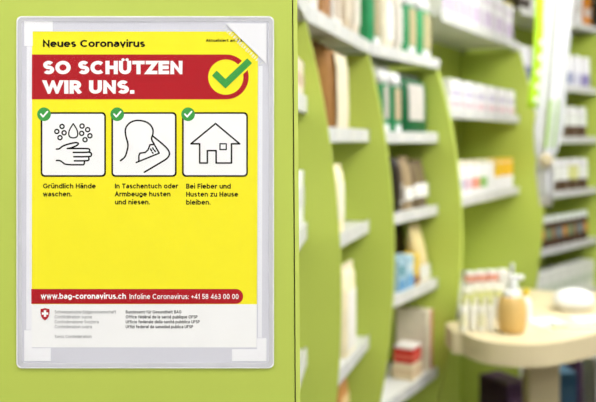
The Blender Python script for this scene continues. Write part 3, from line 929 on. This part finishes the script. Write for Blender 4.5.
# little bottles and cartons on the left of the table
k = 0
for px_, py_ in ((463, 331), (472, 330.5), (481, 331), (490, 331)):
    loc = on_table(px_, py_)
    t = thing('small_bottle', 'small white bottle with yellow green cap, %s from the left at the table edge' % ORD[k], 'bottle', loc, 0, 'small bottles on the table')
    link('bottle_body', lathe([(.013, 0), (.0145, .003), (.0145, .085), (.009, .10), (.008, .105)], 18), col((240, 238, 226), .3), t)
    link('bottle_cap', lathe([(.010, .105), (.010, .130), (.008, .132)], 14), col((216, 220, 140)), t)
    link('bottle_label', lathe([(.0149, .02), (.0149, .07)], 18), col([(238, 236, 200), (248, 246, 238)][k % 2]), t)
    k += 1
bt = BAYS[3]
k = 0
for px_, py_ in ((468, 321), (478, 319), (488, 318), (498, 318)):
    loc = on_table(px_, py_)
    carton('small_carton', 'cream carton with yellow green stripe, %s from the left behind the small bottles' % ORD[k], 'carton', loc, 0, .036, .05, .135, (244, 242, 224), [(.72, .86, (222, 226, 140)), (.1, .5, (250, 250, 246), -.9, .9)], group='cream cartons on the table')
    k += 1
k = 0
for px_, py_ in ((470, 309), (481, 308), (492, 307), (503, 306)):
    loc = on_table(px_, py_)
    carton('small_carton', 'white carton with red printed top, %s from the left at the back of the table' % ORD[k], 'carton', loc, 0, .042, .05, .165, (248, 246, 240), [(.74, .92, (236, 164, 142) if k < 3 else (236, 236, 232)), (.1, .5, (240, 240, 224), -.9, .9)], group='red printed cartons on the table')
    k += 1

# white dome dish and leaflets at the right
loc = on_table(573.5, 310)
t = thing('domed_dish', 'white domed oval dish on the right side of the table', 'dish', loc, 0)
bm = lathe([(.060, 0), (.076, .006), (.082, .022), (.083, .030)], 32)
o = link('dish_base', bm, col((228, 224, 208), .35), t, smooth=True); o.scale = (1.06, .8, 1)
bm = lathe([(.084, .0305), (.085, .038), (.080, .062), (.062, .082), (.034, .092), (.008, .094)], 32)
o = link('dish_lid', bm, col((250, 250, 250), .3), t, smooth=True); o.scale = (1.06, .8, 1)
LZ = TZ + .0006
def leaflet(label, px_, py_, w_, d_, rot, c, bars, lift=0.0):
    x, y, z = on_table(px_, py_)
    t = thing('leaflet', label, 'leaflet', (x, y, z + lift), rot, 'leaflets on the table')
    link('sheet', bbox(-w_ / 2, w_ / 2, -d_ / 2, d_ / 2, 0, .002), col(c), t)
    for (x0, x1, y0, y1, cc) in bars:
        link('printed_bar', bbox(x0 * w_, x1 * w_, y0 * d_, y1 * d_, .00201, .0024), col(cc), t)
leaflet('white leaflet lying right of the tan pot', 546, 322, .13, .16, .2, (232, 238, 252), [(-.4, .4, .25, .4, (190, 204, 230)), (-.4, .2, -.3, -.1, (206, 214, 232))])
leaflet('white leaflet with lime bar and orange dot near the table edge', 572, 327.5, .19, .085, -.08, (246, 248, 252), [(-.45, .48, -.35, .2, (222, 222, 120)), (-.22, -.06, .22, .42, (236, 150, 70))])
leaflet('bluish white leaflet under the domed dish edge, right on the table', 589, 319, .14, .09, .1, (226, 234, 250), [(-.4, .4, .1, .3, (186, 200, 228))])

# ------------------------------------------------------------------ things under the table
def crate(label, px_, y, w_, d_, h_, c, c2, rot=0.0):
    x = (px_ - CX) / FPX * y
    carton('storage_box', label, 'box', (x, y, .0005), rot, w_, d_, h_, c, [(.55, .85, c2, -.8, .8)], lid=c2)
crate('dark purple box on the floor under the table, left of the pedestal', 503, 4.08, .13, .2, .43, (104, 72, 112), (128, 96, 136), .5)
crate('dark teal box on the floor behind the table pedestal', 560, 4.35, .10, .2, .40, (64, 108, 140), (84, 128, 160), .1)
crate('purple box on the floor right of the teal box', 577, 4.62, .10, .18, .42, (104, 70, 110), (122, 84, 128), .2)
crate('white box on the floor under the right side of the table', 598, 4.2, .10, .15, .50, (236, 234, 228), (246, 246, 244), .1)

# ------------------------------------------------------------------ hanging cloth banner
BY = 3.95
def bp(px_, py_): return ((px_ - CX) / FPX * BY, EYE - (py_ - HY) / FPX * BY)
hb = thing('hanging_banner', 'white cloth with lime green border hanging gathered in front of the far shelves', 'banner', (bp(548, 0)[0], BY, 0))
rows = [(-190, 548, 580), (-60, 546.5, 576), (0, 545, 573), (50, 542, 569), (100, 538.5, 565), (130, 535, 562), (150, 536, 556), (160, 538, 550), (172, 537, 553), (190, 539, 552), (206, 541, 550)]
def cloth(rows, bm, fold, nn=24, th=.004, y_off=0.0):
    fr = []; bk = []
    for j, (py_, a, b_) in enumerate(rows):
        fa = []; fb_ = []
        amp = fold * (1.0 if py_ < 120 else 1.6)
        for i in range(nn + 1):
            u = i / nn
            x, z = bp(a + (b_ - a) * u, py_)
            y = amp * math.sin(u * 9.5 + py_ * .006) + .6 * amp * math.sin(u * 21 + 1 + py_ * .01) + y_off
            fa.append(bm.verts.new((x - hb.location.x, y, z)))
            fb_.append(bm.verts.new((x - hb.location.x, y + th, z)))
        fr.append(fa); bk.append(fb_)
    for j in range(len(rows) - 1):
        for i in range(nn):
            bm.faces.new((fr[j][i], fr[j][i + 1], fr[j + 1][i + 1], fr[j + 1][i]))
            bm.faces.new((bk[j][i + 1], bk[j][i], bk[j + 1][i], bk[j + 1][i + 1]))
        bm.faces.new((fr[j][0], fr[j + 1][0], bk[j + 1][0], bk[j][0]))
        bm.faces.new((fr[j + 1][nn], fr[j][nn], bk[j][nn], bk[j + 1][nn]))
    for i in range(nn):
        bm.faces.new((fr[0][i + 1], fr[0][i], bk[0][i], bk[0][i + 1]))
        bm.faces.new((fr[-1][i], fr[-1][i + 1], bk[-1][i + 1], bk[-1][i]))
    return bm
CLOTH = mat('white_cloth', (214, 215, 218), .8, .03, 30, bump=.2)
link('cloth', cloth(rows, bmesh.new(), .012), CLOTH, hb, smooth=True)
LIME = mat('lime_border', (178, 222, 40), .7, .05, 30)
link('green_border', cloth([(-190, 536, 547), (0, 535.2, 544.6), (30, 534.5, 543.5), (60, 533, 541.5), (100, 528, 538), (108, 527, 537)], bmesh.new(), .004, 6), LIME, hb, smooth=True)
PATCH = mat('white_patch', (244, 248, 232), .7, .03, 30)
for yy in (40, 55, 70, 84, 97):
    xx = 536.5 - (yy - 40) * .09
    link('border_notch', cloth([(yy, xx + 2.5, xx + 6.0), (yy + 5, xx + 2.0, xx + 5.5)], bmesh.new(), .003, 4, y_off=-.014), PATCH, hb)
for xa, xb in ((541, 544.5), (549, 551)):
    link('green_stripe', cloth([(100, xa + 6, xb + 6), (125, xa + 4, xb + 4), (148, xa + 1, xb + 1)], bmesh.new(), .003, 4, y_off=-.034), mat('pale_green_print', (186, 214, 140), .7, .03, 30), hb)
x, z = bp(543, 160)
bm = lathe([(.010, -.012), (.028, -.010), (.034, 0), (.028, .010), (.010, .012)], 20)
bmesh.ops.rotate(bm, verts=bm.verts[:], cent=(0, 0, 0), matrix=Matrix.Rotation(math.radians(90), 3, 'X'))
link('tan_knot', bm, mat('tan_cord', (182, 170, 138), .7, .1, 60), hb, (x - hb.location.x, -.045, z), smooth=True)
x, z = bp(564, -190)
link('hanging_cord', bbox(x - hb.location.x - .003, x - hb.location.x + .003, -.003, .003, z - .01, HC - .001), mat('tan_cord', (196, 178, 134)), hb)
